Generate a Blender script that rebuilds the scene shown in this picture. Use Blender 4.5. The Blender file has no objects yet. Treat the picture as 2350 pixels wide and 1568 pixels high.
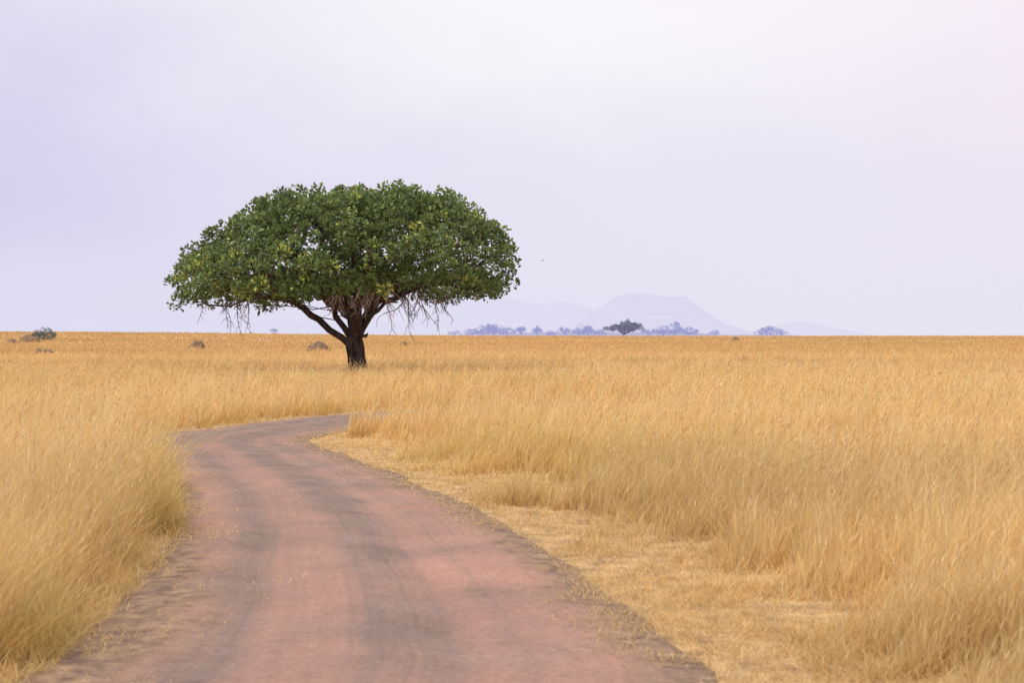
import bpy, math, random
import numpy as np
from mathutils import Vector
random.seed(7); rng = np.random.default_rng(11)
scene = bpy.context.scene
C = scene.collection
F = 3917.0; HX = 1175.0; HY = 770.0; EYE = 2.0

# ------------------------------------------------------------------ helpers
def sst(a, b, x):
    t = np.clip((x - a) / (b - a), 0, 1); return t * t * (3 - 2 * t)
_tab = rng.random((256, 256))
def vnoise(x, y, s, ox=0.0, oy=0.0):
    x = np.asarray(x, float) / s + ox + 1000; y = np.asarray(y, float) / s + oy + 1000
    xi = np.floor(x).astype(int); yi = np.floor(y).astype(int); fx = x - xi; fy = y - yi
    fx = fx * fx * (3 - 2 * fx); fy = fy * fy * (3 - 2 * fy)
    a = _tab[xi % 256, yi % 256]; b = _tab[(xi + 1) % 256, yi % 256]
    c = _tab[xi % 256, (yi + 1) % 256]; d = _tab[(xi + 1) % 256, (yi + 1) % 256]
    return (a * (1 - fx) + b * fx) * (1 - fy) + (c * (1 - fx) + d * fx) * fy
def fbm(x, y, s, ox=0, oy=0, n=3):
    v = 0; w = 0; a = 1.0
    for i in range(n):
        v = v + a * vnoise(x, y, s / 2 ** i, ox + 13.7 * i, oy + 7.1 * i); w += a; a *= 0.5
    return v / w
def terrain(x, y):
    x = np.asarray(x, float); y = np.asarray(y, float)
    r = np.hypot(x, y)
    az = x / np.maximum(np.abs(y), 1.0)
    fr = sst(0, 60, y)
    h = 1.55 * sst(110, 720, r) + fr * 1.5 * sst(150, 620, r) * sst(0.02, -0.30, az)
    h = h + (fbm(x, y, 110, 3, 9, 2) - 0.5) * 0.28 * sst(90, 260, r)
    return h
def ground_at(px, py):
    a = (px - HX) / F; k = (py - HY) / F
    ds = np.geomspace(5.0, 1500.0, 3000)
    g = terrain(a * ds, ds) - (EYE - k * ds)
    i = np.argmax(g > 0) if np.any(g > 0) else len(ds) - 1
    d = ds[i]
    return a * d, d, float(terrain(a * d, d))

def np_mesh(name, V, loops, starts, mat, parent=None, cols=None, smooth=False, mats=None):
    me = bpy.data.meshes.new(name)
    me.vertices.add(len(V)); me.vertices.foreach_set('co', np.ascontiguousarray(V, dtype=np.float32).ravel())
    me.loops.add(len(loops)); me.loops.foreach_set('vertex_index', np.ascontiguousarray(loops, dtype=np.int32))
    me.polygons.add(len(starts)); me.polygons.foreach_set('loop_start', np.ascontiguousarray(starts, dtype=np.int32))
    if smooth:
        me.polygons.foreach_set('use_smooth', np.ones(len(starts), dtype=bool))
    me.update(calc_edges=True)
    if cols is not None:
        at = me.color_attributes.new('Col', 'FLOAT_COLOR', 'POINT')
        c4 = np.ones((len(V), 4), dtype=np.float32); c4[:, :3] = cols
        at.data.foreach_set('color', c4.ravel())
    me.materials.append(mat)
    o = bpy.data.objects.new(name, me); C.objects.link(o)
    if parent: o.parent = parent
    return o
class MB:
    def __init__(s): s.v = []; s.f = []; s.c = []
    def tube(s, pts, rad, n=6, cap=True):
        pts = [Vector(p) for p in pts]; b0 = len(s.v); m = len(pts)
        prev = None
        for i, p in enumerate(pts):
            t = (pts[min(i + 1, m - 1)] - pts[max(i - 1, 0)])
            t = t.normalized() if t.length > 1e-6 else Vector((0, 0, 1))
            if prev is None:
                ref = Vector((1, 0, 0)) if abs(t.x) < 0.8 else Vector((0, 1, 0))
                a = t.cross(ref).normalized()
            else:
                a = (prev - t * prev.dot(t)).normalized()
            prev = a; b = t.cross(a)
            for k in range(n):
                w = 2 * math.pi * k / n
                s.v.append(tuple(p + (a * math.cos(w) + b * math.sin(w)) * rad[i]))
        for i in range(m - 1):
            for k in range(n):
                k2 = (k + 1) % n
                s.f.append((b0 + i * n + k, b0 + i * n + k2, b0 + (i + 1) * n + k2, b0 + (i + 1) * n + k))
        if cap:
            s.f.append(tuple(b0 + (m - 1) * n + k for k in range(n)))
    def build(s, name, mat, parent=None, smooth=True):
        me = bpy.data.meshes.new(name); me.from_pydata(s.v, [], s.f); me.update()
        if smooth: me.polygons.foreach_set('use_smooth', [True] * len(me.polygons))
        me.materials.append(mat)
        o = bpy.data.objects.new(name, me); C.objects.link(o)
        if parent: o.parent = parent
        return o
def empty(name, loc, label, cat, group=None):
    o = bpy.data.objects.new(name, None); C.objects.link(o); o.location = loc; o.empty_display_size = 0.3
    o['label'] = label; o['category'] = cat
    if group: o['group'] = group
    return o
def tag(o, label, cat, kind=None, group=None):
    o['label'] = label; o['category'] = cat
    if kind: o['kind'] = kind
    if group: o['group'] = group
    return o
def srgb(r, g, b):
    f = lambda c: (c / 255 / 12.92) if c / 255 <= 0.04045 else ((c / 255 + 0.055) / 1.055) ** 2.4
    return (f(r), f(g), f(b), 1)

# ------------------------------------------------------------------ materials
def new_mat(name):
    m = bpy.data.materials.new(name); m.use_nodes = True; nt = m.node_tree
    for n in list(nt.nodes): nt.nodes.remove(n)
    out = nt.nodes.new('ShaderNodeOutputMaterial')
    return m, nt, out
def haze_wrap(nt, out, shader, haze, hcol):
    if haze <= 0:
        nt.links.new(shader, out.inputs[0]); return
    e = nt.nodes.new('ShaderNodeEmission'); e.inputs[0].default_value = hcol; e.inputs[1].default_value = 1  # airlight put into the material as a pale glow over the shader
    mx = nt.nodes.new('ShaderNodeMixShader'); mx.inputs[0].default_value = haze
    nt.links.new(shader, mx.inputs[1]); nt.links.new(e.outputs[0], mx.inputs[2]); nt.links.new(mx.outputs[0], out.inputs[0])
def attr_mat(name, trans=0.3, rough=0.6, haze=0, hcol=(0.6, 0.62, 0.85, 1), spec=0.2):
    m, nt, out = new_mat(name)
    a = nt.nodes.new('ShaderNodeAttribute'); a.attribute_name = 'Col'
    if spec > 0:
        p = nt.nodes.new('ShaderNodeBsdfPrincipled'); p.inputs['Roughness'].default_value = rough
        p.inputs['Specular IOR Level'].default_value = spec
        nt.links.new(a.outputs['Color'], p.inputs['Base Color'])
    else:
        p = nt.nodes.new('ShaderNodeBsdfDiffuse'); nt.links.new(a.outputs['Color'], p.inputs['Color'])
    t = nt.nodes.new('ShaderNodeBsdfTranslucent'); nt.links.new(a.outputs['Color'], t.inputs[0])
    mx = nt.nodes.new('ShaderNodeMixShader'); mx.inputs[0].default_value = trans
    nt.links.new(p.outputs[0], mx.inputs[1]); nt.links.new(t.outputs[0], mx.inputs[2])
    haze_wrap(nt, out, mx.outputs[0], haze, hcol)
    return m
def noise_mat(name, c1, c2, scale=5, detail=6, rough=0.9, bump=0.3, bscale=None, haze=0, hcol=(0.6, 0.62, 0.85, 1), stretch=(1, 1, 1)):
    m, nt, out = new_mat(name); L = nt.links
    g = nt.nodes.new('ShaderNodeTexCoord'); mp = nt.nodes.new('ShaderNodeMapping'); mp.inputs['Scale'].default_value = stretch
    L.new(g.outputs['Object'], mp.inputs[0])
    n = nt.nodes.new('ShaderNodeTexNoise'); n.inputs['Scale'].default_value = scale; n.inputs['Detail'].default_value = detail
    L.new(mp.outputs[0], n.inputs['Vector'])
    r = nt.nodes.new('ShaderNodeValToRGB'); r.color_ramp.elements[0].position = 0.35; r.color_ramp.elements[1].position = 0.65
    r.color_ramp.elements[0].color = (*c1, 1); r.color_ramp.elements[1].color = (*c2, 1)
    L.new(n.outputs[0], r.inputs[0])
    p = nt.nodes.new('ShaderNodeBsdfPrincipled'); p.inputs['Roughness'].default_value = rough
    p.inputs['Specular IOR Level'].default_value = 0.2
    L.new(r.outputs[0], p.inputs['Base Color'])
    if bump:
        b = nt.nodes.new('ShaderNodeBump'); b.inputs['Strength'].default_value = bump; b.inputs['Distance'].default_value = 0.08
        L.new(n.outputs[0], b.inputs['Height']); L.new(b.outputs[0], p.inputs['Normal'])
    haze_wrap(nt, out, p.outputs[0], haze, hcol)
    return m

M_grass = attr_mat('dry_grass', 0.42, 0.7, spec=0)
M_leaf = attr_mat('tree_leaf', 0.28, 0.5, spec=0.35)
M_bark = noise_mat('bark', (0.026, 0.018, 0.018), (0.105, 0.072, 0.068), 6, 8, bump=0.9, stretch=(1, 1, 0.35))
M_twig = noise_mat('dead_twig', (0.08, 0.06, 0.06), (0.20, 0.16, 0.155), 4, 4, bump=0)
M_pale = noise_mat('pale_twig', (0.28, 0.23, 0.225), (0.48, 0.41, 0.40), 4, 4, bump=0)
M_mound = noise_mat('mound_earth', (0.11, 0.07, 0.045), (0.30, 0.19, 0.11), 3, 8, bump=1.0)
HZ = srgb(160, 163, 214)

def ground_material():
    m, nt, out = new_mat('savanna_ground'); L = nt.links; N = nt.nodes
    geo = N.new('ShaderNodeNewGeometry')
    def noise(scale, det, rough=0.55):
        n = N.new('ShaderNodeTexNoise'); n.inputs['Scale'].default_value = scale; n.inputs['Detail'].default_value = det
        n.inputs['Roughness'].default_value = rough
        L.new(geo.outputs['Position'], n.inputs['Vector']); return n
    def ramp(src, p0, c0, p1, c1):
        r = N.new('ShaderNodeValToRGB'); e = r.color_ramp.elements
        e[0].position = p0; e[0].color = (*c0, 1); e[1].position = p1; e[1].color = (*c1, 1)
        L.new(src, r.inputs[0]); return r
    near = ramp(noise(3.0, 10, 0.7).outputs[0], 0.36, (0.26, 0.17, 0.10), 0.62, (0.66, 0.45, 0.22))
    far = ramp(noise(0.02, 8, 0.55).outputs[0], 0.38, (0.50, 0.325, 0.155), 0.62, (0.61, 0.405, 0.20))
    fine = ramp(noise(0.6, 8, 0.7).outputs[0], 0.3, (0.85, 0.84, 0.82), 0.7, (1.08, 1.08, 1.08))
    mul = N.new('ShaderNodeMix'); mul.data_type = 'RGBA'; mul.blend_type = 'MULTIPLY'; mul.inputs[0].default_value = 1
    L.new(far.outputs[0], mul.inputs[6]); L.new(fine.outputs[0], mul.inputs[7])
    ln = N.new('ShaderNodeVectorMath'); ln.operation = 'LENGTH'; L.new(geo.outputs['Position'], ln.inputs[0])
    mr = N.new('ShaderNodeMapRange'); mr.inputs[1].default_value = 45; mr.inputs[2].default_value = 160
    L.new(ln.outputs['Value'], mr.inputs[0])
    mx = N.new('ShaderNodeMix'); mx.data_type = 'RGBA'; L.new(mr.outputs[0], mx.inputs[0])
    L.new(near.outputs[0], mx.inputs[6]); L.new(mul.outputs[2], mx.inputs[7])
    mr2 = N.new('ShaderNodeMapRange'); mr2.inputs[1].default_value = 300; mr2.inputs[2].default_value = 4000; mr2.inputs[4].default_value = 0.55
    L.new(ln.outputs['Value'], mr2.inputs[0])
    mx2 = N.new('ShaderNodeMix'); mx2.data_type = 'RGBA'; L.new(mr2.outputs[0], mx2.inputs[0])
    L.new(mx.outputs[2], mx2.inputs[6]); mx2.inputs[7].default_value = (0.56, 0.40, 0.31, 1)  # distance haze mixed into the ground base colour
    p = N.new('ShaderNodeBsdfPrincipled'); p.inputs['Roughness'].default_value = 0.95; p.inputs['Specular IOR Level'].default_value = 0.05
    L.new(mx2.outputs[2], p.inputs['Base Color'])
    b = N.new('ShaderNodeBump'); b.inputs['Strength'].default_value = 0.6; b.inputs['Distance'].default_value = 0.03
    L.new(noise(14, 8, 0.7).outputs[0], b.inputs['Height']); L.new(b.outputs[0], p.inputs['Normal'])
    L.new(p.outputs[0], out.inputs[0])
    return m
rad = np.concatenate([[0], np.geomspace(3, 9000, 190)])
na = 720
ang = np.arange(na) / na * 2 * math.pi
R, A = np.meshgrid(rad[1:], ang, indexing='ij')
X = R * np.cos(A); Y = R * np.sin(A); Z = terrain(X, Y)
V = np.concatenate([[[0, 0, 0]], np.stack([X.ravel(), Y.ravel(), Z.ravel()], 1)])
nr = len(rad) - 1
i, j = np.meshgrid(np.arange(nr - 1), np.arange(na), indexing='ij')
q = np.stack([1 + i * na + j, 1 + (i + 1) * na + j, 1 + (i + 1) * na + (j + 1) % na, 1 + i * na + (j + 1) % na], -1).reshape(-1, 4)
jj = np.arange(na)
t3 = np.stack([np.zeros(na, int), 1 + jj, 1 + (jj + 1) % na], 1)
loops = np.concatenate([t3.ravel(), q.ravel()])
starts = np.concatenate([np.arange(na) * 3, na * 3 + np.arange(len(q)) * 4])
g = np_mesh('ground', V, loops, starts, ground_material(), smooth=True); g['kind'] = 'structure'

# ------------------------------------------------------------------ road
pairs = [((90, 1568), (1640, 1568)), ((225, 1440), (1425, 1420)), ((345, 1340), (1225, 1265)), ((420, 1235), (1090, 1175)),
         ((428, 1150), (960, 1122)), ((388, 1080), (835, 1070)), ((340, 1036), (745, 1035)), ((345, 1008), (705, 1016)),
         ((452, 990), (725, 1003)), ((590, 973), (785, 993))]
def gp(p):
    d = F * EYE / (p[1] - HY); return ((p[0] - HX) / F * d, d)
Lp = [(-2.5, -14), (-2.7, -5), (-2.8, 3)] + [gp(a) for a, b in pairs] + [gp((720, 959)), gp((845, 949)), (-0.8, 46.6), (4, 49.6), (10, 51.9), (20, 54.9), (34, 57.4)]
Rp = [(1.5, -14), (1.4, -5), (1.3, 3)] + [gp(b) for a, b in pairs] + [(-2.9, 37.6), (-1.6, 40.0), (1.0, 43.2), (5, 46.0), (11, 48.4), (21, 51.4), (34.5, 53.8)]
def cr(P, n=10):
    P = np.array(P); o = []
    P = np.vstack([2 * P[0] - P[1], P, 2 * P[-1] - P[-2]])
    for i in range(1, len(P) - 2):
        for k in range(n):
            t = k / n; a, b, c, d = P[i - 1], P[i], P[i + 1], P[i + 2]
            o.append(0.5 * ((2 * b) + (c - a) * t + (2 * a - 5 * b + 4 * c - d) * t * t + (3 * b - a - 3 * c + d) * t ** 3))
    o.append(P[-2]); o = np.array(o)
    for _ in range(10): o[1:-1] = (o[:-2] + 2 * o[1:-1] + o[2:]) / 4
    return o
LE = cr(Lp); RE = cr(Rp)
nl = len(LE)
dirn = (RE - LE); wid = np.linalg.norm(dirn, axis=1, keepdims=True); dirn = dirn / wid
LEr = LE + dirn * ((fbm(LE[:, 0], LE[:, 1], 1.2, 5, 5)[:, None] - 0.5) * 0.4 - 0.1)
REr = RE + dirn * ((fbm(RE[:, 0], RE[:, 1], 1.2, 9, 5)[:, None] - 0.5) * 0.35 + 0.1)
nc = 41
arc = np.concatenate([[0], np.cumsum(np.linalg.norm(np.diff((LE + RE) / 2, axis=0), axis=1))])
RV = []; RC = []
for k in range(nl):
    wd_ = float(np.linalg.norm(REr[k] - LEr[k]))
    for c in range(nc):
        s = c / (nc - 1); p = LEr[k] * (1 - s) + REr[k] * s
        wob = 0.02 * math.sin(arc[k] * 0.2)
        z = 0.035 * math.sin(math.pi * s) ** 0.5 if 0 < s < 1 else 0
        for cen in (0.30, 0.66):
            z -= 0.035 * math.exp(-((s - cen - wob) / 0.07) ** 2) * (1 if 0 < s < 1 else 0)
        z += 0.012 * (float(vnoise(p[0], p[1], 0.5, 4, 4)) - 0.5)
        el = s * wd_; er = (1 - s) * wd_
        near = 1 - float(sst(12.5, 18, p[1]))
        lw_ = 0.30 + 0.60 * near; rw_ = 0.50
        vg = max(math.exp(-(el / lw_) ** 2), 0.95 * math.exp(-(er / rw_) ** 2))
        RV.append((p[0], p[1], 0.012 + z)); RC.append((s, arc[k], vg))
i, j = np.meshgrid(np.arange(nl - 1), np.arange(nc - 1), indexing='ij')
rq = np.stack([i * nc + j, i * nc + j + 1, (i + 1) * nc + j + 1, (i + 1) * nc + j], -1).reshape(-1, 4)
def road_material():
    m, nt, out = new_mat('red_dirt'); L = nt.links; N = nt.nodes
    uv = N.new('ShaderNodeAttribute'); uv.attribute_name = 'Col'
    sep = N.new('ShaderNodeSeparateXYZ'); L.new(uv.outputs['Vector'], sep.inputs[0])
    geo = N.new('ShaderNodeNewGeometry')
    def noise(vec, scale, det, rough=0.6):
        n = N.new('ShaderNodeTexNoise'); n.inputs['Scale'].default_value = scale; n.inputs['Detail'].default_value = det
        n.inputs['Roughness'].default_value = rough; L.new(vec, n.inputs['Vector']); return n
    def ramp(src, p0, c0, p1, c1):
        r = N.new('ShaderNodeValToRGB'); e = r.color_ramp.elements
        e[0].position = p0; e[0].color = (*c0, 1); e[1].position = p1; e[1].color = (*c1, 1)
        L.new(src, r.inputs[0]); return r
    def mathn(op, a, b):
        n = N.new('ShaderNodeMath'); n.operation = op
        for q_, v_ in ((0, a), (1, b)):
            if isinstance(v_, (int, float)): n.inputs[q_].default_value = v_
            else: L.new(v_, n.inputs[q_])
        return n.outputs[0]
    def comb(u, v, off=0.0):
        cmb = N.new('ShaderNodeCombineXYZ')
        L.new(mathn('MULTIPLY', sep.outputs[0], u), cmb.inputs[0]); L.new(mathn('MULTIPLY', sep.outputs[1], v), cmb.inputs[1]); cmb.inputs[2].default_value = off
        return cmb.outputs[0]
    streak = noise(comb(48.0, 0.06), 1.0, 2, 0.55)
    streak2 = noise(comb(9.0, 0.03, 5.0), 1.0, 2, 0.5)
    red = ramp(noise(geo.outputs['Position'], 0.45, 5).outputs[0], 0.3, (0.365, 0.21, 0.165), 0.7, (0.455, 0.265, 0.205))
    grey = ramp(noise(geo.outputs['Position'], 1.5, 8).outputs[0], 0.3, (0.205, 0.15, 0.125), 0.7, (0.285, 0.21, 0.175))
    mask = None
    su = sep.outputs[0]
    for cen, w, am in ((0.25, 0.075, 1.0), (0.56, 0.09, 1.1), (0.74, 0.05, 0.5)):
        d = mathn('DIVIDE', mathn('SUBTRACT', su, cen), w)
        e = mathn('MULTIPLY', mathn('POWER', 2.71828, mathn('MULTIPLY', mathn('MULTIPLY', d, d), -1.0)), am)
        mask = e if mask is None else mathn('ADD', mask, e)
    s1 = mathn('MULTIPLY', mathn('SUBTRACT', streak.outputs[0], 0.45), 2.4)
    s2 = mathn('MULTIPLY', mathn('SUBTRACT', streak2.outputs[0], 0.45), 2.0)
    patch = mathn('MULTIPLY', mathn('SUBTRACT', noise(geo.outputs['Position'], 0.6, 6, 0.6).outputs[0], 0.5), 1.9)
    fac = mathn('ADD', mathn('MULTIPLY', mask, mathn('ADD', mathn('MULTIPLY', s1, 0.35), 0.60)), mathn('ADD', mathn('MULTIPLY', s1, 0.14), mathn('MULTIPLY', s2, 0.35)))
    fac = mathn('ADD', fac, patch)
    far = N.new('ShaderNodeMapRange'); far.inputs[1].default_value = 28; far.inputs[2].default_value = 50; far.inputs[4].default_value = 0.45
    L.new(sep.outputs[1], far.inputs[0])
    fac = mathn('ADD', fac, mathn('ADD', far.outputs[0], 0.14))
    cl = N.new('ShaderNodeClamp'); L.new(fac, cl.inputs[0])
    mx = N.new('ShaderNodeMix'); mx.data_type = 'RGBA'; L.new(cl.outputs[0], mx.inputs[0])
    L.new(red.outputs[0], mx.inputs[6]); L.new(grey.outputs[0], mx.inputs[7])
    edgen = noise(geo.outputs['Position'], 2.6, 10, 0.75)
    vg = mathn('MULTIPLY', mathn('SUBTRACT', mathn('ADD', sep.outputs[2], mathn('MULTIPLY', edgen.outputs[0], 1.5)), 1.05), 1.9)
    cl2 = N.new('ShaderNodeClamp'); L.new(vg, cl2.inputs[0])
    soil = ramp(noise(geo.outputs['Position'], 5.0, 10, 0.75).outputs[0], 0.38, (0.155, 0.105, 0.085), 0.68, (0.42, 0.29, 0.18))
    mx3 = N.new('ShaderNodeMix'); mx3.data_type = 'RGBA'; L.new(cl2.outputs[0], mx3.inputs[0])
    L.new(mx.outputs[2], mx3.inputs[6]); L.new(soil.outputs[0], mx3.inputs[7])
    fine = ramp(noise(geo.outputs['Position'], 18, 8, 0.75).outputs[0], 0.3, (0.76, 0.74, 0.72), 0.7, (1.15, 1.15, 1.15))
    mul = N.new('ShaderNodeMix'); mul.data_type = 'RGBA'; mul.blend_type = 'MULTIPLY'; mul.inputs[0].default_value = 1
    L.new(mx3.outputs[2], mul.inputs[6]); L.new(fine.outputs[0], mul.inputs[7])
    p = N.new('ShaderNodeBsdfPrincipled'); p.inputs['Roughness'].default_value = 0.95; p.inputs['Specular IOR Level'].default_value = 0.1
    L.new(mul.outputs[2], p.inputs['Base Color'])
    b = N.new('ShaderNodeBump'); b.inputs['Strength'].default_value = 0.8; b.inputs['Distance'].default_value = 0.03
    L.new(mathn('ADD', noise(geo.outputs['Position'], 7, 10, 0.7).outputs[0], mathn('MULTIPLY', streak.outputs[0], 0.6)), b.inputs['Height']); L.new(b.outputs[0], p.inputs['Normal'])
    L.new(p.outputs[0], out.inputs[0])
    return m
road = np_mesh('dirt_road', np.array(RV), rq.ravel(), np.arange(len(rq)) * 4, road_material(), cols=np.array(RC), smooth=True)
road['kind'] = 'structure'

# ------------------------------------------------------------------ grass
poly = np.vstack([LE, RE[::-1]])
def road_info(x, y):
    inside = np.zeros(len(x), bool); n = len(poly)
    for k in range(n):
        x1, y1 = poly[k]; x2, y2 = poly[(k + 1) % n]
        if y1 == y2: continue
        c = ((y1 > y) != (y2 > y))
        inside ^= c & (x < (x2 - x1) * (y - y1) / (y2 - y1) + x1)
    def dist(E):
        best = np.full(len(x), 1e9)
        for k in range(0, len(E) - 2, 2):
            ax, ay = E[k]; bx, by = E[k + 2]; dx, dy = bx - ax, by - ay
            t = np.clip(((x - ax) * dx + (y - ay) * dy) / (dx * dx + dy * dy + 1e-9), 0, 1)
            best = np.minimum(best, (x - ax - t * dx) ** 2 + (y - ay - t * dy) ** 2)
        return np.sqrt(best)
    return inside, dist(LE), dist(RE)
TREE = ((818 - HX) / F * 84, 84.0)

def blades(x, y, L, w, phi, lean, nseg, col_b, col_t, droop):
    n = len(x); z0 = terrain(x, y)
    face = rng.random(n) * math.pi
    wx = np.cos(face); wy = np.sin(face)
    nv = 2 * nseg + 1
    V = np.zeros((n, nv, 3), np.float32); K = np.zeros((n, nv, 3), np.float32)
    for s in range(nseg + 1):
        t = s / nseg
        hx = lean * L * t ** 1.7
        hz = L * (t - droop * t ** 3) * np.sqrt(np.maximum(0.1, 1 - 0.5 * lean ** 2))
        px = x + np.cos(phi) * hx; py = y + np.sin(phi) * hx; pz = z0 - 0.01 + hz
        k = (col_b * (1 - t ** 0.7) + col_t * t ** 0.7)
        if s < nseg:
            ww = w * (1 - 0.55 * t) * 0.5
            V[:, 2 * s] = np.stack([px - wx * ww, py - wy * ww, pz], 1)
            V[:, 2 * s + 1] = np.stack([px + wx * ww, py + wy * ww, pz], 1)
            K[:, 2 * s] = k; K[:, 2 * s + 1] = k
        else:
            V[:, 2 * s] = np.stack([px, py, pz], 1); K[:, 2 * s] = k
    fl = []
    for s in range(nseg - 1): fl += [2 * s, 2 * s + 1, 2 * s + 3, 2 * s + 2]
    fl += [2 * nseg - 2, 2 * nseg - 1, 2 * nseg]
    st = [4 * s for s in range(nseg)]
    loops = (np.arange(n)[:, None] * nv + np.array(fl)[None]).ravel()
    starts = (np.arange(n)[:, None] * len(fl) + np.array(st)[None]).ravel()
    return V.reshape(-1, 3), K.reshape(-1, 3), loops, starts

def scatter(N, d0, d1, amax, per):
    nc_ = N // per
    d = np.exp(rng.uniform(math.log(d0), math.log(d1), nc_)); a = rng.uniform(-amax, amax, nc_)
    cx = a * d; cy = d
    cr_ = 0.045 + 0.0022 * d
    rr = np.abs(rng.normal(0, 1, (nc_, per))) * cr_[:, None]; th = rng.uniform(0, 2 * math.pi, (nc_, per))
    x = (cx[:, None] + rr * np.cos(th)).ravel(); y = (cy[:, None] + rr * np.sin(th)).ravel()
    ch = np.repeat(rng.normal(0, 1, nc_), per); cc = np.repeat(rng.normal(0, 1, nc_), per); cp = np.repeat(rng.normal(0, 1, nc_), per)
    return x, y, th.ravel(), ch, cc, cp
def grass(N, d0, d1, nseg, amax=0.35, per=22, wk=1.0):
    x, y, th, ch, cc, cp = scatter(N, d0, d1, amax, per)
    dd = np.hypot(x, y)
    n = len(x)
    if d0 < 80:
        ins, dl, dr = road_info(x, y)
    else:
        ins = np.zeros(n, bool); dl = dr = np.full(n, 50.0)
    leftside = dl < dr
    edge = np.minimum(dl, dr)
    soft = 1 - 0.75 * sst(60, 160, dd)
    nz = fbm(x, y, 2.2, 1, 1); n2 = fbm(x, y, 9, 5, 2); n3 = fbm(x, y * 0.6, 45, 8, 3); n4 = fbm(x, y, 0.7, 31, 6)
    rampL = 0.24 + 0.76 * sst(0.0, 0.75, edge + (nz - 0.5) * 0.9)
    rw = np.where(y > 33, 0.9, 3.0)
    rampR = 0.12 + 0.88 * sst(0.12 * rw, rw, edge + (nz - 0.5) * 0.9 * rw + (n4 - 0.5) * 0.5 * rw)
    hf = np.where(leftside, rampL, rampR)
    H = 0.60 * (0.36 + 0.60 * nz + 0.30 * n2 + 0.52 * n4) * hf * (1 + 0.26 * ch * soft)
    H = H * np.where(leftside & (y < 32), 1.25, 1.0)
    H = H * np.where(~leftside & (y < 30), 0.93, 1.0)
    H = H * np.where(~leftside & (y > 34) & (y < 62), 1.14, 1.0)
    td = np.hypot(x - TREE[0], y - TREE[1]); H *= 0.55 + 0.45 * sst(1, 7, td)
    L = H * rng.uniform(0.5, 1.35, n)
    keep = ~ins & (L > 0.03)
    thin = np.where(leftside, sst(-0.1, 0.35, edge), sst(-0.25, 0.8, edge)) * 0.75 + 0.25
    thin = thin * np.where(hf < 0.6, 0.35 + 0.65 * sst(0.4, 0.6, n4), 1.0)
    keep &= rng.random(n) < thin
    phi = 0.1 + cp * 0.8 + rng.normal(0, 0.35, n)
    rnd = rng.random(n) < 0.35; phi = np.where(rnd, th, phi)
    lean = np.clip(0.38 + 0.16 * cc * soft + rng.normal(0.0, 0.2, n) + 0.3 * (nz - 0.5), 0.02, 0.95)
    short = hf < 0.4
    lean = np.where(short, rng.uniform(0.3, 1.2, n), lean); phi = np.where(short, rng.uniform(0, 6.28, n), phi)
    droop = rng.uniform(0.0, 0.32, n)
    w = (0.0017 + 0.00034 * dd) * rng.uniform(0.45, 1.45, n) * wk
    gold = np.array([0.97, 0.655, 0.24]); pale = np.array([1.0, 0.83, 0.46]); brown = np.array([0.68, 0.41, 0.17])
    green = np.array([0.66, 0.55, 0.16]); orange = np.array([0.92, 0.55, 0.175])
    u = rng.random(n)[:, None]
    tip = gold * (1 - u) + pale * u
    k = np.clip((cc * 0.5 + 0.2), 0, 1)[:, None]; tip = tip * (1 - 0.35 * k) + orange * 0.35 * k
    kp = np.clip(-cc - 0.3, 0, 1)[:, None]; tip = tip * (1 - 0.75 * kp) + pale * 0.75 * kp
    farb = sst(35, 220, dd)[:, None]
    tip = tip * (1 - 0.8 * farb) + np.array([0.73, 0.485, 0.225]) * 0.8 * farb
    gm = sst(0.56, 0.72, n3 * 0.55 + n2 * 0.45)[:, None]
    tip = tip * (1 - 0.35 * gm) + green * 0.35 * gm
    bm = sst(0.58, 0.72, fbm(x, y, 3.5, 2, 8) * 0.5 + fbm(x, y, 30, 7, 7) * 0.5)[:, None]
    tip = tip * (1 - 0.5 * bm) + brown * 0.5 * bm
    fr = (np.exp(-(edge / 0.8) ** 2) * np.where(leftside, 0.4, 0.2) * sst(0.35, 0.6, nz))[:, None]
    tip = tip * (1 - fr) + green * fr
    sw = 1 - 0.18 * sst(0.55, 0.75, fbm(x * 0.5, y, 14, 12, 4))[:, None]
    ol = (sst(0.52, 0.66, fbm(x * 0.2, y, 26, 40, 4)) * sst(75, 110, dd) * 0.40)[:, None]
    tip = tip * (1 - ol) + np.array([0.50, 0.38, 0.18]) * ol
    vv = np.where(dd > 90, rng.uniform(0.92, 1.02, n), rng.uniform(0.74, 1.08, n))
    tip = np.minimum(tip * vv[:, None] * sw, 1.0)
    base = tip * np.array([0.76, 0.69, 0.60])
    K = keep
    return blades(x[K], y[K], L[K], w[K], phi[K], lean[K], nseg, base[K], tip[K], droop[K]), (x, y, H, keep)
def merge(parts):
    Vs, Ks, Ls, Ss = [], [], [], []; vo = 0; lo = 0
    for v, k, l, s in parts:
        Vs.append(v); Ks.append(k); Ls.append(l + vo); Ss.append(s + lo); vo += len(v); lo += len(l)
    return np.concatenate(Vs), np.concatenate(Ks), np.concatenate(Ls), np.concatenate(Ss)
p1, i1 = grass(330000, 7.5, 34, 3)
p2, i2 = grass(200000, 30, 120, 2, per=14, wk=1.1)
p3, i3 = grass(95000, 110, 650, 2, per=2, wk=1.5)
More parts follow.
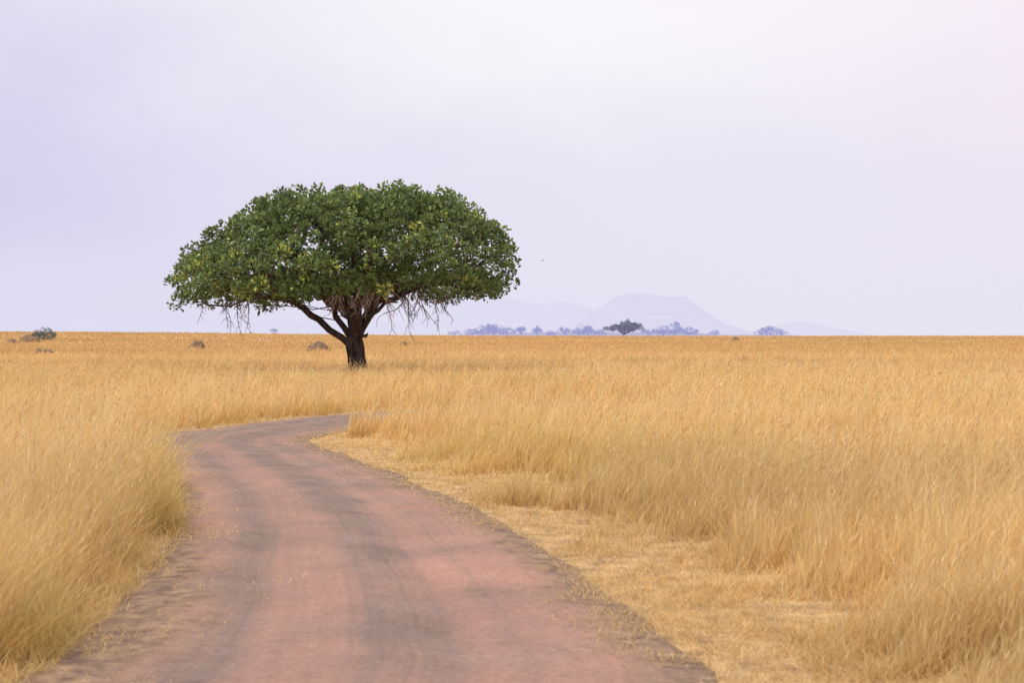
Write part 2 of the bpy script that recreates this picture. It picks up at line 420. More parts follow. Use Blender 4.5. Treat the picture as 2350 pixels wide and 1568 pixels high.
def heads(info, N, d0, d1, c0, c1, hmin=0.4, wk=1.0, ls=(0.04, 0.10)):
    x, y, H, keep = info
    ok = np.where(keep & (H > hmin) & (y > d0) & (y < d1))[0]
    ok = rng.choice(ok, min(N, len(ok)), replace=False)
    hx = x[ok] + H[ok] * 0.35; hy = y[ok]; d = y[ok]; n = len(ok)
    V_, K_, l_, s_ = blades(hx, hy, rng.uniform(*ls, n), (0.003 + 0.00045 * d) * wk, rng.normal(0, .8, n), np.full(n, .7), 2,
                  np.tile([c0], (n, 1)) * rng.uniform(.75, 1.2, (n, 1)), np.tile([c1], (n, 1)), np.full(n, .1))
    V_ = V_.reshape(n, -1, 3); V_[:, :, 2] += (H[ok] * rng.uniform(0.75, 1.1, n))[:, None]
    return V_.reshape(-1, 3), K_, l_, s_
dk = ([0.50, 0.29, 0.13], [0.66, 0.40, 0.19]); lt = ([0.95, 0.72, 0.38], [1.0, 0.84, 0.55])
p4 = heads(i1, 5000, 14, 34, *dk, wk=.8); p5 = heads(i2, 9000, 34, 110, *dk)
p6 = heads(i1, 9000, 8, 34, *lt, hmin=.3, wk=.55); p7 = heads(i2, 7000, 34, 100, *lt, wk=.7)
GV, GK, GL, GS = merge([p1, p2, p3, p4, p5, p6, p7])
go = np_mesh('tall_grass', GV, GL, GS, M_grass, cols=GK)
tag(go, 'tall golden dry savanna grass bending in the wind on both sides of the road', 'grass', 'stuff')

def litter(N):
    d = np.exp(rng.uniform(math.log(8), math.log(55), N)); x = rng.uniform(-0.37, 0.37, N) * d; y = d
    ins, dl, dr = road_info(x, y); e = np.minimum(dl, dr); sgn = np.where(ins, -e, e); left = dl < dr
    nz = fbm(x, y, 0.9, 3, 3, 4); nf = fbm(x, y, 0.35, 13, 3)
    reach = np.where(left & (y < 16), 0.60, 0.42); am = np.where(left & (y < 16), 0.75, 1.0)
    pr = np.where(sgn > 0, np.exp(-(sgn / 2.0) ** 2) * (0.35 + 0.65 * sst(0.35, 0.6, nz)), am * np.exp(-(sgn / reach) ** 2) * sst(0.40, 0.66, nz * 0.6 + nf * 0.4))
    K = rng.random(N) < pr; x = x[K]; y = y[K]; n = len(x); d = y
    a = np.array([0.92, 0.66, 0.33]) * rng.uniform(0.55, 1.08, (n, 1))
    v, k, l, s = blades(x, y, rng.uniform(0.05, 0.2, n), (0.0022 + 0.0003 * d), rng.uniform(0, 6.28, n), rng.uniform(0.8, 1.35, n), 2, a * 0.8, a, rng.uniform(.4, .85, n))
    v[:, 2] += 0.03
    return v, k, l, s
lv, lk, ll, ls = litter(200000)
lo_ = np_mesh('straw_litter', lv, ll, ls, M_grass, cols=lk)
tag(lo_, 'short trampled straw scattered along the edges of the dirt road', 'straw', 'stuff')

# ------------------------------------------------------------------ leaves
def leaf_mesh(name, centers, rads, per, ll_, lw, mat, parent, colf, up=0.35):
    cs = np.repeat(np.array(centers), per, 0); n = len(cs); rr = np.repeat(np.array(rads), per)
    dv = rng.normal(0, 1, (n, 3)); dv[:, 2] = dv[:, 2] * 0.85 + 0.2; dv /= np.linalg.norm(dv, axis=1, keepdims=True)
    pos = cs + dv * (rr * rng.uniform(0.25, 1.0, n) ** 0.6)[:, None]
    ax = dv + rng.normal(0, 0.45, (n, 3)); ax[:, 2] += up; ax /= np.linalg.norm(ax, axis=1, keepdims=True)
    sd = np.cross(ax, rng.normal(0, 1, (n, 3))); sd /= np.linalg.norm(sd, axis=1, keepdims=True) + 1e-9
    nm = np.cross(ax, sd)
    L_ = (ll_ * rng.uniform(0.6, 1.3, n))[:, None]; W_ = (lw * rng.uniform(0.7, 1.3, n))[:, None]
    V = np.stack([pos, pos + ax * L_ * 0.6 - sd * W_ * 0.5 + nm * L_ * 0.08, pos + ax * L_, pos + ax * L_ * 0.6 + sd * W_ * 0.5 + nm * L_ * 0.08], 1)
    col = colf(pos, dv, n)
    K = np.repeat(col, 4, 0)
    idx = np.arange(n * 4).reshape(n, 4)
    return np_mesh(name, V.reshape(-1, 3), idx.ravel(), np.arange(n) * 4, mat, parent, cols=K)

# ------------------------------------------------------------------ main tree
S = 84 / F
def T(px, py, dy=0.0): return Vector(((px - 818) * S, dy, (863 - py) * S))
tree = empty('savanna_tree', (TREE[0], TREE[1], float(terrain(*TREE))), 'large lone green tree with wide umbrella crown and dark forked trunk beside the dirt road', 'tree')
nodes = []; par = []; limb_id = []
def add(p, pr, lid): nodes.append(Vector(p)); par.append(pr); limb_id.append(lid); return len(nodes) - 1
tk = [(820, 868, 0), (820, 845, 0), (817, 820, 0.02), (815, 800, 0.0), (812, 782, 0)]
prev = -1; tn = []
for p in tk: prev = add(T(*p), prev, 0); tn.append(prev)
def limb(start, pts, lid):
    pr = start; out_ = []
    P = [nodes[start]] + [T(*p) for p in pts]
    for a, b in zip(P[:-1], P[1:]):
        m_ = max(1, int((b - a).length / 0.45))
        for k in range(1, m_ + 1):
            q_ = a.lerp(b, k / m_)
            j_ = 0.13 if k < m_ else 0.03
            pr = add(q_ + Vector((random.uniform(-j_, j_), random.uniform(-j_, j_), random.uniform(-j_, j_))), pr, lid); out_.append(pr)
    return out_
A_ = limb(tn[3], [(785, 775, -.1), (758, 757, -.2), (735, 732, -.35), (700, 706, -.6), (655, 686, -.9), (590, 672, -1.3), (520, 652, -1.6), (470, 625, -1.6)], 1)
B_ = limb(tn[4], [(788, 752, .2), (768, 728, .3), (765, 700, .3), (735, 672, .3), (690, 645, .5), (620, 600, .8), (560, 560, 1.0)], 2)
C_ = limb(tn[4], [(806, 750, .1), (800, 715, .2), (782, 680, .2), (770, 640, 0), (750, 580, -.4), (735, 520, -.5)], 3)
D_ = limb(tn[4], [(828, 752, 0), (845, 722, 0), (862, 692, -.1), (895, 660, -.3), (940, 610, -.5), (980, 550, -.6)], 4)
E_ = limb(D_[3], [(880, 690, .3), (925, 668, .6), (985, 650, .8), (1050, 625, 1), (1120, 590, 1)], 5)
F_ = limb(tn[4], [(818, 745, -.5), (828, 705, -1.3), (836, 670, -2.4), (850, 630, -3.8), (870, 590, -5.0)], 6)
G_ = limb(tn[4], [(806, 745, .6), (800, 705, 1.6), (812, 665, 2.8), (820, 620, 4.2), (800, 580, 5.4)], 7)
H_ = limb(C_[2], [(815, 690, -.2), (835, 640, -.2), (845, 570, -.1), (850, 500, 0)], 8)
I_ = limb(F_[2], [(770, 690, -2.2), (700, 655, -3.4), (620, 630, -4.3)], 9)
J_ = limb(D_[4], [(915, 680, -1.6), (980, 655, -2.8), (1050, 625, -3.6)], 10)
K_ = limb(G_[2], [(730, 680, 2.8), (650, 640, 3.8), (580, 620, 4.2)], 11)
L_ = limb(G_[3], [(880, 660, 3.2), (960, 630, 4.0), (1040, 600, 4.2)], 12)
M_ = limb(A_[6], [(745, 712, -.1), (752, 690, 0), (720, 660, -.6), (660, 630, -1.2), (600, 590, -1.6)], 13)
N_ = limb(A_[3], [(770, 735, -.6), (785, 705, -.9), (760, 675, -1.5), (700, 640, -2.2)], 14)
O_ = limb(B_[1], [(805, 728, -.4), (790, 700, -.8), (800, 665, -1.2), (790, 620, -1.8)], 15)
P_ = limb(D_[1], [(838, 735, -.6), (870, 712, -1.0), (905, 690, -1.2), (940, 672, -1.4), (1000, 648, -1.6)], 16)
Q_ = limb(D_[2], [(835, 705, .5), (848, 675, .9), (880, 640, 1.3), (905, 590, 1.6)], 17)
R_ = limb(A_[8] if len(A_) > 8 else A_[-1], [(690, 690, -1.2), (640, 668, -1.9), (580, 650, -2.4), (510, 630, -2.4)], 18)

def crownR(th):
    c = math.cos(th); s = math.sin(th)
    rx = 7.5 if c > 0 else 8.65
    return 1 / math.sqrt((c / rx) ** 2 + (s / 6.8) ** 2)
def ztop(th, s):
    c = math.cos(th) * min(1, s * 1.3)
    right = 6.2 + 2.95 * (1 - s ** 4.2)
    left = 5.35 + 3.8 * (1 - s ** 2.9)
    k = 0.5 + 0.5 * max(-1, min(1, c * 1.6))
    return left * (1 - k) + right * k
def zbot(th, s):
    return 4.8 - 1.05 * s ** 0.85 + 0.25 * math.cos(th)
targets = []
n_t = 1120
while len(targets) < n_t:
    th = random.uniform(0, 2 * math.pi); s = math.sqrt(random.random())
    Rr = crownR(th) * (1 + 0.18 * (float(vnoise(th * 4, 1.0, 1.0, 33, 3)) - 0.5))
    x = Rr * s * math.cos(th); y = Rr * s * math.sin(th)
    zt = ztop(th, s) + 1.15 * (float(vnoise(x, y, 1.15, 21, 4)) - 0.5); zb = zbot(th, s) + 1.0 * (float(vnoise(x, y, 1.3, 2, 41)) - 0.5)
    r = random.random()
    if r < 0.52: z = zt - 0.35 - abs(random.gauss(0, 0.4))
    elif r < 0.76: z = zb + abs(random.gauss(0, 0.4))
    else: z = random.uniform(zb, zt - .3)
    if z < zb - .1: continue
    p = Vector((x, y, z))
    if any((p - q_).length < 0.42 for q_ in targets):
        if random.random() < 0.93: continue
    if r >= 0.52 and float(vnoise(x + z, y - z, 1.5, 77, 5)) > 0.62: continue
    targets.append(p)
order = sorted(range(n_t), key=lambda k: (targets[k] - Vector((0, 0, 2.6))).length)
plen = [0.0] * len(nodes)
for k in range(1, len(nodes)): plen[k] = plen[par[k]] + (nodes[k] - nodes[par[k]]).length
tips = []
NP = np.array([tuple(v) for v in nodes])
for k in order:
    tp = targets[k]
    dv = np.array(tp)[None] - NP
    dist = np.linalg.norm(dv, axis=1)
    cost = dist + 0.28 * np.array(plen) + np.where(dv[:, 2] < -0.2, 0.8, 0); cost[:8] += 50
    j = int(np.argmin(cost)); a = nodes[j]; ln = (tp - a).length
    m_ = max(2, int(ln / 0.35)); pr = j; new = []
    sag = Vector((random.uniform(-.22, .22), random.uniform(-.22, .22), -0.14)) * min(ln, 2)
    for q_ in range(1, m_ + 1):
        t = q_ / m_
        p = a.lerp(tp, t) + sag * (4 * t * (1 - t)) + (Vector((random.uniform(-1, 1), random.uniform(-1, 1), random.uniform(-1, 1))) * 0.08 if q_ < m_ else Vector())
        nn = add(p, pr, limb_id[j]); plen.append(plen[pr] + (p - nodes[pr]).length); new.append(tuple(p)); pr = nn
    NP = np.vstack([NP, new]); tips.append(pr)
n_all = len(nodes); EX = 2.25; acc = [0.0] * n_all; kids = [[] for _ in range(n_all)]
for k in range(1, n_all): kids[par[k]].append(k)
for k in range(n_all - 1, -1, -1):
    if not kids[k]: acc[k] = 0.018 ** EX
    if k > 0: acc[par[k]] += acc[k]
rad_ = [a ** (1 / EX) for a in acc]
sc = 0.42 / rad_[tn[3]]
rad_ = [r * (1 + (sc * 1.08 - 1) * min(1, r / 0.25)) * (1 + 0.25 * min(1, r / 0.06)) for r in rad_]
rad_[tn[0]] = 0.58; rad_[tn[1]] = 0.46; rad_[tn[2]] = 0.42; rad_[tn[3]] = 0.45; rad_[tn[4]] = 0.44
mbs = {}
mb = MB(); top_ = nodes[tn[4]] + Vector((-0.02, 0, 0.3))
tp_pts = []; tr2 = []
for a, b in zip(tn[:-1], tn[1:]):
    for q_ in range(3):
        tp_pts.append(nodes[a].lerp(nodes[b], q_ / 3)); tr2.append((rad_[a] * (1 - q_ / 3) + rad_[b] * q_ / 3))
tp_pts += [nodes[tn[4]], top_]; tr2 += [rad_[tn[4]], 0.26]
mb.tube(tp_pts, tr2, 18)
for q_, v in enumerate(mb.v):
    w = math.atan2(v[1], v[0]); kf = 1 + 0.06 * math.sin(5 * w + v[2] * 1.3) + 0.04 * math.sin(9 * w)
    mb.v[q_] = (v[0] * kf, v[1] * kf, v[2])
mb.build('trunk', M_bark, tree)
tset = set(tn)
for k in range(1, n_all):
    if k in tset: continue
    p = par[k]
    ch = kids[p]
    main = max(ch, key=lambda c: rad_[c]) if p not in tset else None
    if p in tset or k != main or limb_id[k] != limb_id[p]:
        chain = [p, k]; cur = k
        while kids[cur]:
            nm_ = max(kids[cur], key=lambda c: rad_[c])
            if limb_id[nm_] != limb_id[cur]: break
            chain.append(nm_); cur = nm_
        r0 = rad_[k] * (1.25 if p in tset else 1.05)
        rr = [min(rad_[p], r0)] + [rad_[c] for c in chain[1:]]
        ns = 10 if r0 > 0.12 else (6 if r0 > 0.04 else 4)
        mbs.setdefault(limb_id[k], MB()).tube([nodes[c] for c in chain], rr, ns)
for lid, m_ in mbs.items(): m_.build('limb', M_bark, tree)
mb = MB(); mb.tube([T(822, 778, -.1), T(834, 772, -.3), T(843, 769, -.35), T(846, 765, -.36)], [0.12, 0.08, 0.07, 0.03], 7); mb.tube([T(838, 771, -.32), T(844, 775, -.34)], [0.05, 0.02], 5); mb.build('branch_stub', M_bark, tree)
ctrs = [tuple(nodes[k] + Vector((0, 0, 0.05))) for k in tips]
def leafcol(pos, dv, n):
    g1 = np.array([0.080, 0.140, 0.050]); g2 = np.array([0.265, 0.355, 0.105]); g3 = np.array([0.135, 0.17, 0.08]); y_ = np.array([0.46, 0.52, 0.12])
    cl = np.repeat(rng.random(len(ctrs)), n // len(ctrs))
    u = np.clip(rng.random(n) * 0.3 + cl * 0.45 + 0.34 * dv[:, 2], 0, 1)[:, None]  # lighter clump tops: young leaves plus top highlight put into the colour
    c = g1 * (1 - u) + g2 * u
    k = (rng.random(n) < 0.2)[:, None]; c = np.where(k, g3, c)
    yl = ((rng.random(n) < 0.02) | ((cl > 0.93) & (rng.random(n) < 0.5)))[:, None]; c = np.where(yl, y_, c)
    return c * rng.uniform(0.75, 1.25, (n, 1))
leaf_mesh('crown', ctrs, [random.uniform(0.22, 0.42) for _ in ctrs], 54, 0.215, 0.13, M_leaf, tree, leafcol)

def hanging(px, py, dy, length, mat, name='hanging_twig'):
    mb = MB(); p = T(px, py, dy); pts = [p]; d = Vector((random.uniform(-.6, .6), random.uniform(-.3, .3), -1))
    nst = 7
    for k in range(nst):
        d += Vector((random.uniform(-.55, .55), random.uniform(-.3, .3), random.uniform(-.25, .1))); d.normalize(); pts.append(pts[-1] + d * length / nst)
    mb.tube(pts, [0.034 * (1 - 0.75 * k / nst) for k in range(nst + 1)], 4)
    for k in range(1, nst + 1):
        for r_ in range(random.choice((1, 1, 2))):
            q_ = pts[k]; e = (d + Vector((random.uniform(-1.2, 1.2), random.uniform(-.8, .8), random.uniform(-.5, .5)))).normalized(); sp = [q_]
            for z_ in range(3):
                e = (e + Vector((random.uniform(-.4, .4), random.uniform(-.3, .3), random.uniform(-.5, .1)))).normalized(); sp.append(sp[-1] + e * length * random.uniform(.05, .11))
            mb.tube(sp, [0.016, 0.013, 0.010, 0.008], 3)
    return mb.build(name, mat, tree, smooth=False)
for px in list(np.linspace(510, 680, 18)) + list(np.linspace(862, 1065, 25)):
    if 860 <= px: ln = 1.5 * math.exp(-((px - 945) / 80) ** 2) + .75
    else: ln = 1.2 * math.exp(-((px - 545) / 55) ** 2) + .6
    hanging(px + random.uniform(-6, 6), 674 + random.uniform(-14, 8) - (10 if px > 860 else 0), random.uniform(-3.5, 1.5), ln * random.uniform(.6, 1.2), M_twig if random.random() < .65 else M_pale)
for k in range(28):
    hanging(random.uniform(765, 900), random.uniform(618, 676), random.uniform(-4.0, -1.6), random.uniform(0.8, 1.6), M_pale, 'pale_bare_branch')

# ------------------------------------------------------------------ other trees and bushes
_mc = {}
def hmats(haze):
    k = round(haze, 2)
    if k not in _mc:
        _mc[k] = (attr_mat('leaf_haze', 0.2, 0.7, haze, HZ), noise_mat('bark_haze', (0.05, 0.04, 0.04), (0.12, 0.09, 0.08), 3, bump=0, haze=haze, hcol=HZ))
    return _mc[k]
def small_tree(name, label, cat, px, d, wpx, hpx, shape, haze, group=None, ncl=60, per=34, green=(0.045, 0.07, 0.035), sink=0.0):
    a = (px - HX) / F; x = a * d; z = float(terrain(x, d)) - sink
    root = empty(name, (x, d, z), label, cat, group)
    s = d / F; Wd = wpx * s / 2
    Hh = hpx * s
    ml, mbk = hmats(haze)
    cs = []; rs = []
    st = MB()
    lean = random.uniform(-.1, .1) * Wd
    if shape != 'bush':
        st.tube([(0, 0, -0.2), (lean * .3, 0, Hh * .2), (lean, 0, Hh * .5)], [Hh * .045, Hh * .035, Hh * .03], 7)
    else:
        st.tube([(0, 0, -0.1), (0, 0, Hh * .4)], [Hh * .04, Hh * .02], 5)
    for k in range(ncl):
        th = random.uniform(0, 6.283); q_ = math.sqrt(random.random())
        Rr = Wd * (0.85 + 0.3 * float(vnoise(th * 2, px, 1, 3, 3)))
        cx = Rr * q_ * math.cos(th); cy = Rr * .85 * q_ * math.sin(th)
        lump = 0.34 * (float(vnoise(cx, cy, Wd * .4, px * .37, 5)) - .5)
        top = {'umbrella': 1 - 0.32 * q_ ** 2.2, 'round': 1 - 0.5 * q_ ** 2, 'bush': 1 - 0.55 * q_ ** 2.2}[shape] + lump
        bot = {'umbrella': 0.40 + 0.08 * q_, 'round': 0.14 + .1 * q_, 'bush': 0.06}[shape]
        zz = Hh * (top - (top - bot) * random.random() ** 1.4) * .95
        cs.append((cx + lean, cy, zz)); rs.append(Hh * random.uniform(.08, .15))
        if k % 5 == 0 and shape != 'bush':
            st.tube([(lean * .6, 0, Hh * .15), (lean * .6 + cx * .5, cy * .5, Hh * .40), cs[-1]], [Hh * .026, Hh * .018, Hh * .006], 4)
        if k % 7 == 0 and shape == 'bush':
            st.tube([(0, 0, 0), (cx * .6, cy * .6, zz * .7), (cx, cy, zz)], [Hh * .02, Hh * .012, Hh * .005], 4)
    st.build('trunk' if shape != 'bush' else 'stems', mbk, root)
    gcol = np.array(green)
    def cf(pos, dv, n):
        u = rng.uniform(0.55, 1.6, (n, 1)); c = gcol * u; c[:, 0] *= rng.uniform(.85, 1.3, n); return c
    lsz = Hh * 0.085 if shape != 'bush' else Hh * 0.06
    leaf_mesh('crown' if shape != 'bush' else 'foliage', cs, rs, per, lsz, lsz * .55, ml, root, cf)
    return root
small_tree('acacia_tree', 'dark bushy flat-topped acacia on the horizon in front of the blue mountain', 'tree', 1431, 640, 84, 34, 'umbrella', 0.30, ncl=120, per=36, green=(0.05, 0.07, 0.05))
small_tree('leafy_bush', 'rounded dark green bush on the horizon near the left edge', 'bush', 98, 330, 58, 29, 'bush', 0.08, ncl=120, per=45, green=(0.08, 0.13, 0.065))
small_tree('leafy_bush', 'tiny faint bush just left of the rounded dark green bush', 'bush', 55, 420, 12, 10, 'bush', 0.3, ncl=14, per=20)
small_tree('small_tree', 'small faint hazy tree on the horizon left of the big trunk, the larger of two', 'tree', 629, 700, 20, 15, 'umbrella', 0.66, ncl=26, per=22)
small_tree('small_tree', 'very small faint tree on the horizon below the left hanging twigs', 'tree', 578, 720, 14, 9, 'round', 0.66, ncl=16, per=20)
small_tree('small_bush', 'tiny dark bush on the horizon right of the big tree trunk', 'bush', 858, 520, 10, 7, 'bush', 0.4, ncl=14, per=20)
G = 'blue hazy trees along the horizon'
far = [(1044, 35, 13, 'round', 'low blue hazy tree at the left end of the far tree line'),
       (1083, 38, 19, 'round', 'low hazy blue tree starting the long clump right of the big tree'),
       (1108, 44, 24, 'round', 'hazy blue tree on the left slope of the long far clump'),
       (1134, 48, 31, 'round', 'tallest hazy blue tree of the long clump right of the big tree'),
       (1163, 38, 22, 'round', 'hazy blue tree closing the right end of the long far clump'),
       (1197, 20, 22, 'umbrella', 'narrow hazy blue tree standing alone right of the long clump'),
       (1232, 22, 21, 'umbrella', 'small flat-topped hazy blue tree second after the long clump'),
       (1262, 28, 14, 'round', 'lowest hazy blue tree between the small flat-topped tree and the next clump'),
       (1298, 40, 19, 'umbrella', 'wide low hazy blue tree left of the pointed clump'),
       (1330, 28, 20, 'round', 'hazy blue tree on the left side of the pointed clump'),
       (1350, 28, 28, 'round', 'pointed hazy blue tree left of the dark acacia'),
       (1376, 32, 17, 'round', 'low hazy blue tree touching the left side of the dark acacia'),
       (1490, 38, 17, 'umbrella', 'low flat hazy blue tree right of the dark acacia'),
       (1522, 38, 24, 'round', 'hazy blue tree at the left of the high far clump'),
       (1549, 42, 31, 'round', 'tallest hazy blue tree right of the dark acacia'),
       (1582, 44, 23, 'round', 'broad hazy blue tree at the right of the high far clump'),
       (1640, 28, 14, 'round', 'isolated low hazy blue tree under the mountain right slope'),
       (1748, 40, 17, 'round', 'left low tree of the rightmost far clump'),
       (1768, 44, 23, 'umbrella', 'tallest tree of the rightmost far clump'),
       (1793, 28, 15, 'round', 'small right hand tree of the rightmost far clump')]
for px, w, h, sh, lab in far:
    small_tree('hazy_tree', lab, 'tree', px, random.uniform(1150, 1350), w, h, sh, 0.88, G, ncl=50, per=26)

def mound(label, px, py, wpx, hpx, sticks=0, name='termite_mound', cat='mound'):
    x, y, z = ground_at(px, py); s = y / F; W = wpx * s; Hh = hpx * s
    mb = MB(); nr_, na_ = 12, 28; seed = px * .17
    for i in range(nr_ + 1):
        t = i / nr_
        for j in range(na_):
            th = j / na_ * 2 * math.pi
            r = W / 2 * t * (1 + .35 * (float(vnoise(math.cos(th) * 2, math.sin(th) * 2, 1, seed, 1)) - .5))
            pk = 0.8 + .5 * float(vnoise(r * math.cos(th), r * math.sin(th), W * .18, seed, 9))
            hh = Hh * (max(0, 1 - t ** 2.2) ** 0.75) * pk - (0.1 if i == nr_ else 0)
            mb.v.append((r * math.cos(th), r * math.sin(th), hh))
    for i in range(nr_):
        for j in range(na_):
            j2 = (j + 1) % na_; mb.f.append((i * na_ + j, (i + 1) * na_ + j, (i + 1) * na_ + j2, i * na_ + j2))
    if sticks:
        root = empty(name, (x, y, z), label, cat); mb.build('earth', M_mound, root)
        for k in range(sticks):
            st = MB()
            th = random.uniform(0, 6.28); r = W * .42 * math.sqrt(random.random()); b = Vector((r * math.cos(th), r * math.sin(th), Hh * (1 - (2 * r / W) ** 2) * .6))
            e = Vector((random.uniform(-1, 1), random.uniform(-1, 1), random.uniform(.1, .9))).normalized() * Hh * random.uniform(.35, .7)
            st.tube([b, b + e * .5 + Vector((0, 0, .05)), b + e], [.03, .022, .01], 4)
            st.build('dry_stick', M_twig, root)
    else:
        o = mb.build(name, M_mound); o.location = (x, y, z); tag(o, label, cat)
mound('brown mound of earth and sticks behind and left of the big tree trunk', 730, 808, 62, 21, 14, 'brush_mound')
mound('dark lumpy earth mound in the grass left of the big tree', 453, 803, 40, 20)
mound('low brown mound below the rounded bush near the left edge', 68, 787, 50, 16)
mound('flattest brown hump at the far left edge under the low brown mound', 28, 792, 30, 12)
mound('wide flat earth hump in the grass at the left below the low mounds', 100, 816, 58, 16)
mound('tiny dark mound far out on the right plain', 1688, 785, 22, 11)
mound('small dark hump on the plain just right of the big tree trunk', 925, 797, 24, 12)

# ------------------------------------------------------------------ hills
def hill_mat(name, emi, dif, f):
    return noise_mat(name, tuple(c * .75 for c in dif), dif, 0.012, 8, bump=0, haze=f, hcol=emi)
def hills(name, prof, d, depth, mat, rough=4):
    prof = np.array(prof, float); n = 240; m_ = 30
    px = np.linspace(prof[0, 0], prof[-1, 0], n); hp = np.interp(px, prof[:, 0], prof[:, 1])
    k = np.array([.25, .5, .25])
    for _ in range(3): hp = np.convolve(np.pad(hp, 1, mode='edge'), k, 'valid')
    V = []
    for j in range(m_ + 1):
        v = j / m_ * 2 - 1; yy = d + v * depth
        x = (px - HX) / F * d
        prof_y = (1 - abs(v)) ** 0.8
        z = (hp / F * d) * prof_y
        z = z + (fbm(x, np.full(n, yy), 180, 5, 5, 4) - .5) * rough * 3 * (1 - abs(v)) ** .4 * np.clip(hp / 20, 0, 1) * (0.3 + .7 * min(1, abs(v) * 4))
        z = z + (2 if abs(v) < .999 else -15)
        V.append(np.stack([x, np.full(n, yy), z], 1))
    V = np.concatenate(V); i, j = np.meshgrid(np.arange(m_), np.arange(n - 1), indexing='ij')
    qd = np.stack([i * n + j, i * n + j + 1, (i + 1) * n + j + 1, (i + 1) * n + j], -1).reshape(-1, 4)
    o = np_mesh(name, V, qd.ravel(), np.arange(len(qd)) * 4, mat, smooth=True); o['kind'] = 'structure'; return o
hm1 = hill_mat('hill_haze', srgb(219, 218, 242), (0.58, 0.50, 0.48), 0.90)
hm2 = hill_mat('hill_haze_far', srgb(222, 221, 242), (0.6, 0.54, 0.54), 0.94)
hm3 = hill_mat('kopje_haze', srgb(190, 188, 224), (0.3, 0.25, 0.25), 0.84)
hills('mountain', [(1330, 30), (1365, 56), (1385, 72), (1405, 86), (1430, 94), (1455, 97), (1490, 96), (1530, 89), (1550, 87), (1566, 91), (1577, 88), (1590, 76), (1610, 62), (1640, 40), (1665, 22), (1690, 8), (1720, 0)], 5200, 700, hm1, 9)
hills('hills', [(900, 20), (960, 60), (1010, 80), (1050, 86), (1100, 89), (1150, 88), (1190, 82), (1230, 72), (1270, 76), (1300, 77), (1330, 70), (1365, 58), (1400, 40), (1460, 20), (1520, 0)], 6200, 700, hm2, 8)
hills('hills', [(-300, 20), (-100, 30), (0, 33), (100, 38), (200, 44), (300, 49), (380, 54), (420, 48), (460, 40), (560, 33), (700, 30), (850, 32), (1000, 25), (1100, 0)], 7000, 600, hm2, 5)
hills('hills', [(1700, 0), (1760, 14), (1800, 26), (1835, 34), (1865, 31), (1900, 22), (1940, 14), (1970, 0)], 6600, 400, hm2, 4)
hills('rocky_rise', [(1055, 0), (1090, 8), (1130, 10), (1180, 6), (1230, 7), (1300, 8), (1350, 10), (1400, 7), (1480, 8), (1550, 12), (1600, 6), (1650, 1), (1730, 1), (1770, 6), (1810, 0)], 1500, 60, hm3, 1)

# ------------------------------------------------------------------ bird
d = 90; bird = empty('flying_bird', ((1245 - HX) / F * d, d, EYE + (HY - 598) / F * d), 'tiny dark bird flying in the open sky right of the big tree', 'bird')
bird.scale = (0.6, 0.6, 0.6)
M_bird = noise_mat('dark_feather', (0.02, 0.02, 0.02), (0.06, 0.05, 0.05), 20, bump=0)
mb = MB(); mb.tube([(-.10, 0, -.01), (-.07, 0, 0), (-.02, 0, 0), (.03, 0, .005), (.06, 0, .02), (.08, 0, .02), (.10, 0, .015)], [.012, .018, .028, .024, .018, .014, .003], 8); mb.build('body', M_bird, bird)
for sg in (-1, 1):
    mb = MB(); mb.v = [(.03, sg * .02, .01), (-.03, sg * .02, .01), (-.03, sg * .10, .06), (.035, sg * .09, .065), (-.05, sg * .19, .05), (0, .001 + sg * .17, .055)]
    mb.f = [(0, 1, 2, 3), (3, 2, 4, 5)]; mb.build('wing', M_bird, bird, False)

# ------------------------------------------------------------------ light
elev = math.radians(58); azd = (-0.75, -0.35)
sdir = Vector((azd[0], azd[1], 0)).normalized() * math.cos(elev) + Vector((0, 0, math.sin(elev)))
sl = bpy.data.lights.new('sun', 'SUN'); sl.energy = 2.8; sl.angle = math.radians(10); sl.color = (1.0, 0.96, 0.87)
so = bpy.data.objects.new('sun', sl); C.objects.link(so); so.rotation_euler = sdir.to_track_quat('Z', 'Y').to_euler()
w = bpy.data.worlds.new('World'); scene.world = w; w.use_nodes = True; nt = w.node_tree; N = nt.nodes; L = nt.links
bg = N['Background']; bg.inputs[1].default_value = 1.05
sky = N.new('ShaderNodeTexSky'); sky.sky_type = 'NISHITA'; sky.sun_disc = False; sky.sun_elevation = elev
sky.sun_rotation = math.atan2(sdir.x, sdir.y); sky.dust_density = 4; sky.air_density = 1
tc = N.new('ShaderNodeTexCoord'); sp = N.new('ShaderNodeSeparateXYZ'); L.new(tc.outputs['Generated'], sp.inputs[0])
nz = N.new('ShaderNodeTexNoise'); nz.inputs['Scale'].default_value = 4.5; nz.inputs['Detail'].default_value = 7; nz.inputs['Roughness'].default_value = .55
mp = N.new('ShaderNodeMapping'); mp.inputs['Scale'].default_value = (1, 1, 2.2); L.new(tc.outputs['Generated'], mp.inputs[0]); L.new(mp.outputs[0], nz.inputs['Vector'])
def mth(op, a, b):
    n = N.new('ShaderNodeMath'); n.operation = op
    for q_, v_ in ((0, a), (1, b)):
        if isinstance(v_, (int, float)): n.inputs[q_].default_value = v_
        else: L.new(v_, n.inputs[q_])
    return n.outputs[0]
wx = mth('ADD', mth('MULTIPLY', sp.outputs[0], 1.6), 0.5)
wx = mth('ADD', wx, mth('MULTIPLY', mth('SUBTRACT', nz.outputs[0], 0.5), 0.34))
def cramp(src, els):
    r = N.new('ShaderNodeValToRGB'); e = r.color_ramp.elements
    while len(e) < len(els): e.new(0.5)
    for k, (p, c) in enumerate(els): e[k].position = p; e[k].color = c
    r.color_ramp.interpolation = 'B_SPLINE'; L.new(src, r.inputs[0]); return r.outputs[0]
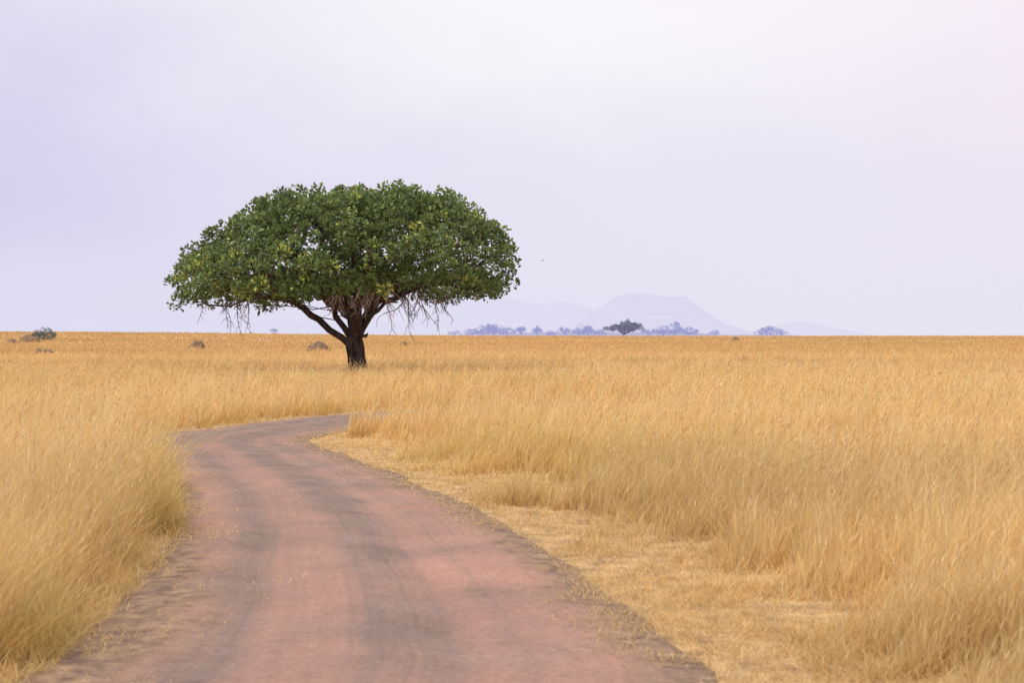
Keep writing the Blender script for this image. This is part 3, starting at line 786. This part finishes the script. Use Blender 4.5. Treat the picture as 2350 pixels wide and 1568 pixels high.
mid = cramp(wx, [(0.0, srgb(210, 205, 236)), (0.2, srgb(224, 219, 240)), (0.5, srgb(230, 226, 242)), (0.8, srgb(232, 227, 242)), (1.0, srgb(235, 226, 241))])
top = cramp(wx, [(0.0, srgb(219, 213, 236)), (0.22, srgb(239, 235, 244)), (0.5, srgb(249, 247, 250)), (0.78, srgb(247, 242, 248)), (1.0, srgb(244, 232, 242))])
hor = cramp(wx, [(0.0, srgb(222, 218, 240)), (0.5, srgb(229, 227, 243)), (1.0, srgb(231, 227, 243))])
def mixc(f, a, b):
    n = N.new('ShaderNodeMix'); n.data_type = 'RGBA'
    if isinstance(f, float): n.inputs[0].default_value = f
    else: L.new(f, n.inputs[0])
    L.new(a, n.inputs[6]); L.new(b, n.inputs[7]); return n.outputs[2]
def mrange(src, a, b):
    n = N.new('ShaderNodeMapRange'); n.interpolation_type = 'SMOOTHSTEP'; n.inputs[1].default_value = a; n.inputs[2].default_value = b; L.new(src, n.inputs[0]); return n.outputs[0]
zz = mth('ADD', sp.outputs[2], mth('MULTIPLY', mth('SUBTRACT', nz.outputs[0], 0.5), 0.11))
cloud = mixc(mrange(zz, 0.0, 0.07), hor, mid); cloud = mixc(mrange(zz, 0.08, 0.20), cloud, top)
sm = N.new('ShaderNodeVectorMath'); sm.operation = 'SCALE'; sm.inputs['Scale'].default_value = 0.10; L.new(sky.outputs[0], sm.inputs[0])
final = mixc(0.95, sm.outputs[0], cloud)
L.new(final, bg.inputs[0])

# ------------------------------------------------------------------ camera
cam = bpy.data.cameras.new('camera'); co = bpy.data.objects.new('camera', cam); C.objects.link(co); scene.camera = co
cam.sensor_width = 36; cam.lens = 36 * F / 2350
co.location = (0, 0, EYE); co.rotation_euler = (math.radians(90), 0, 0)
cam.shift_y = -(784 - HY) / 2350
cam.clip_end = 20000; cam.clip_start = 0.1
cam.dof.use_dof = True; cam.dof.focus_distance = 80; cam.dof.aperture_fstop = 4.5
scene.view_settings.view_transform = 'Standard'; scene.view_settings.look = 'None'; scene.view_settings.exposure = 0
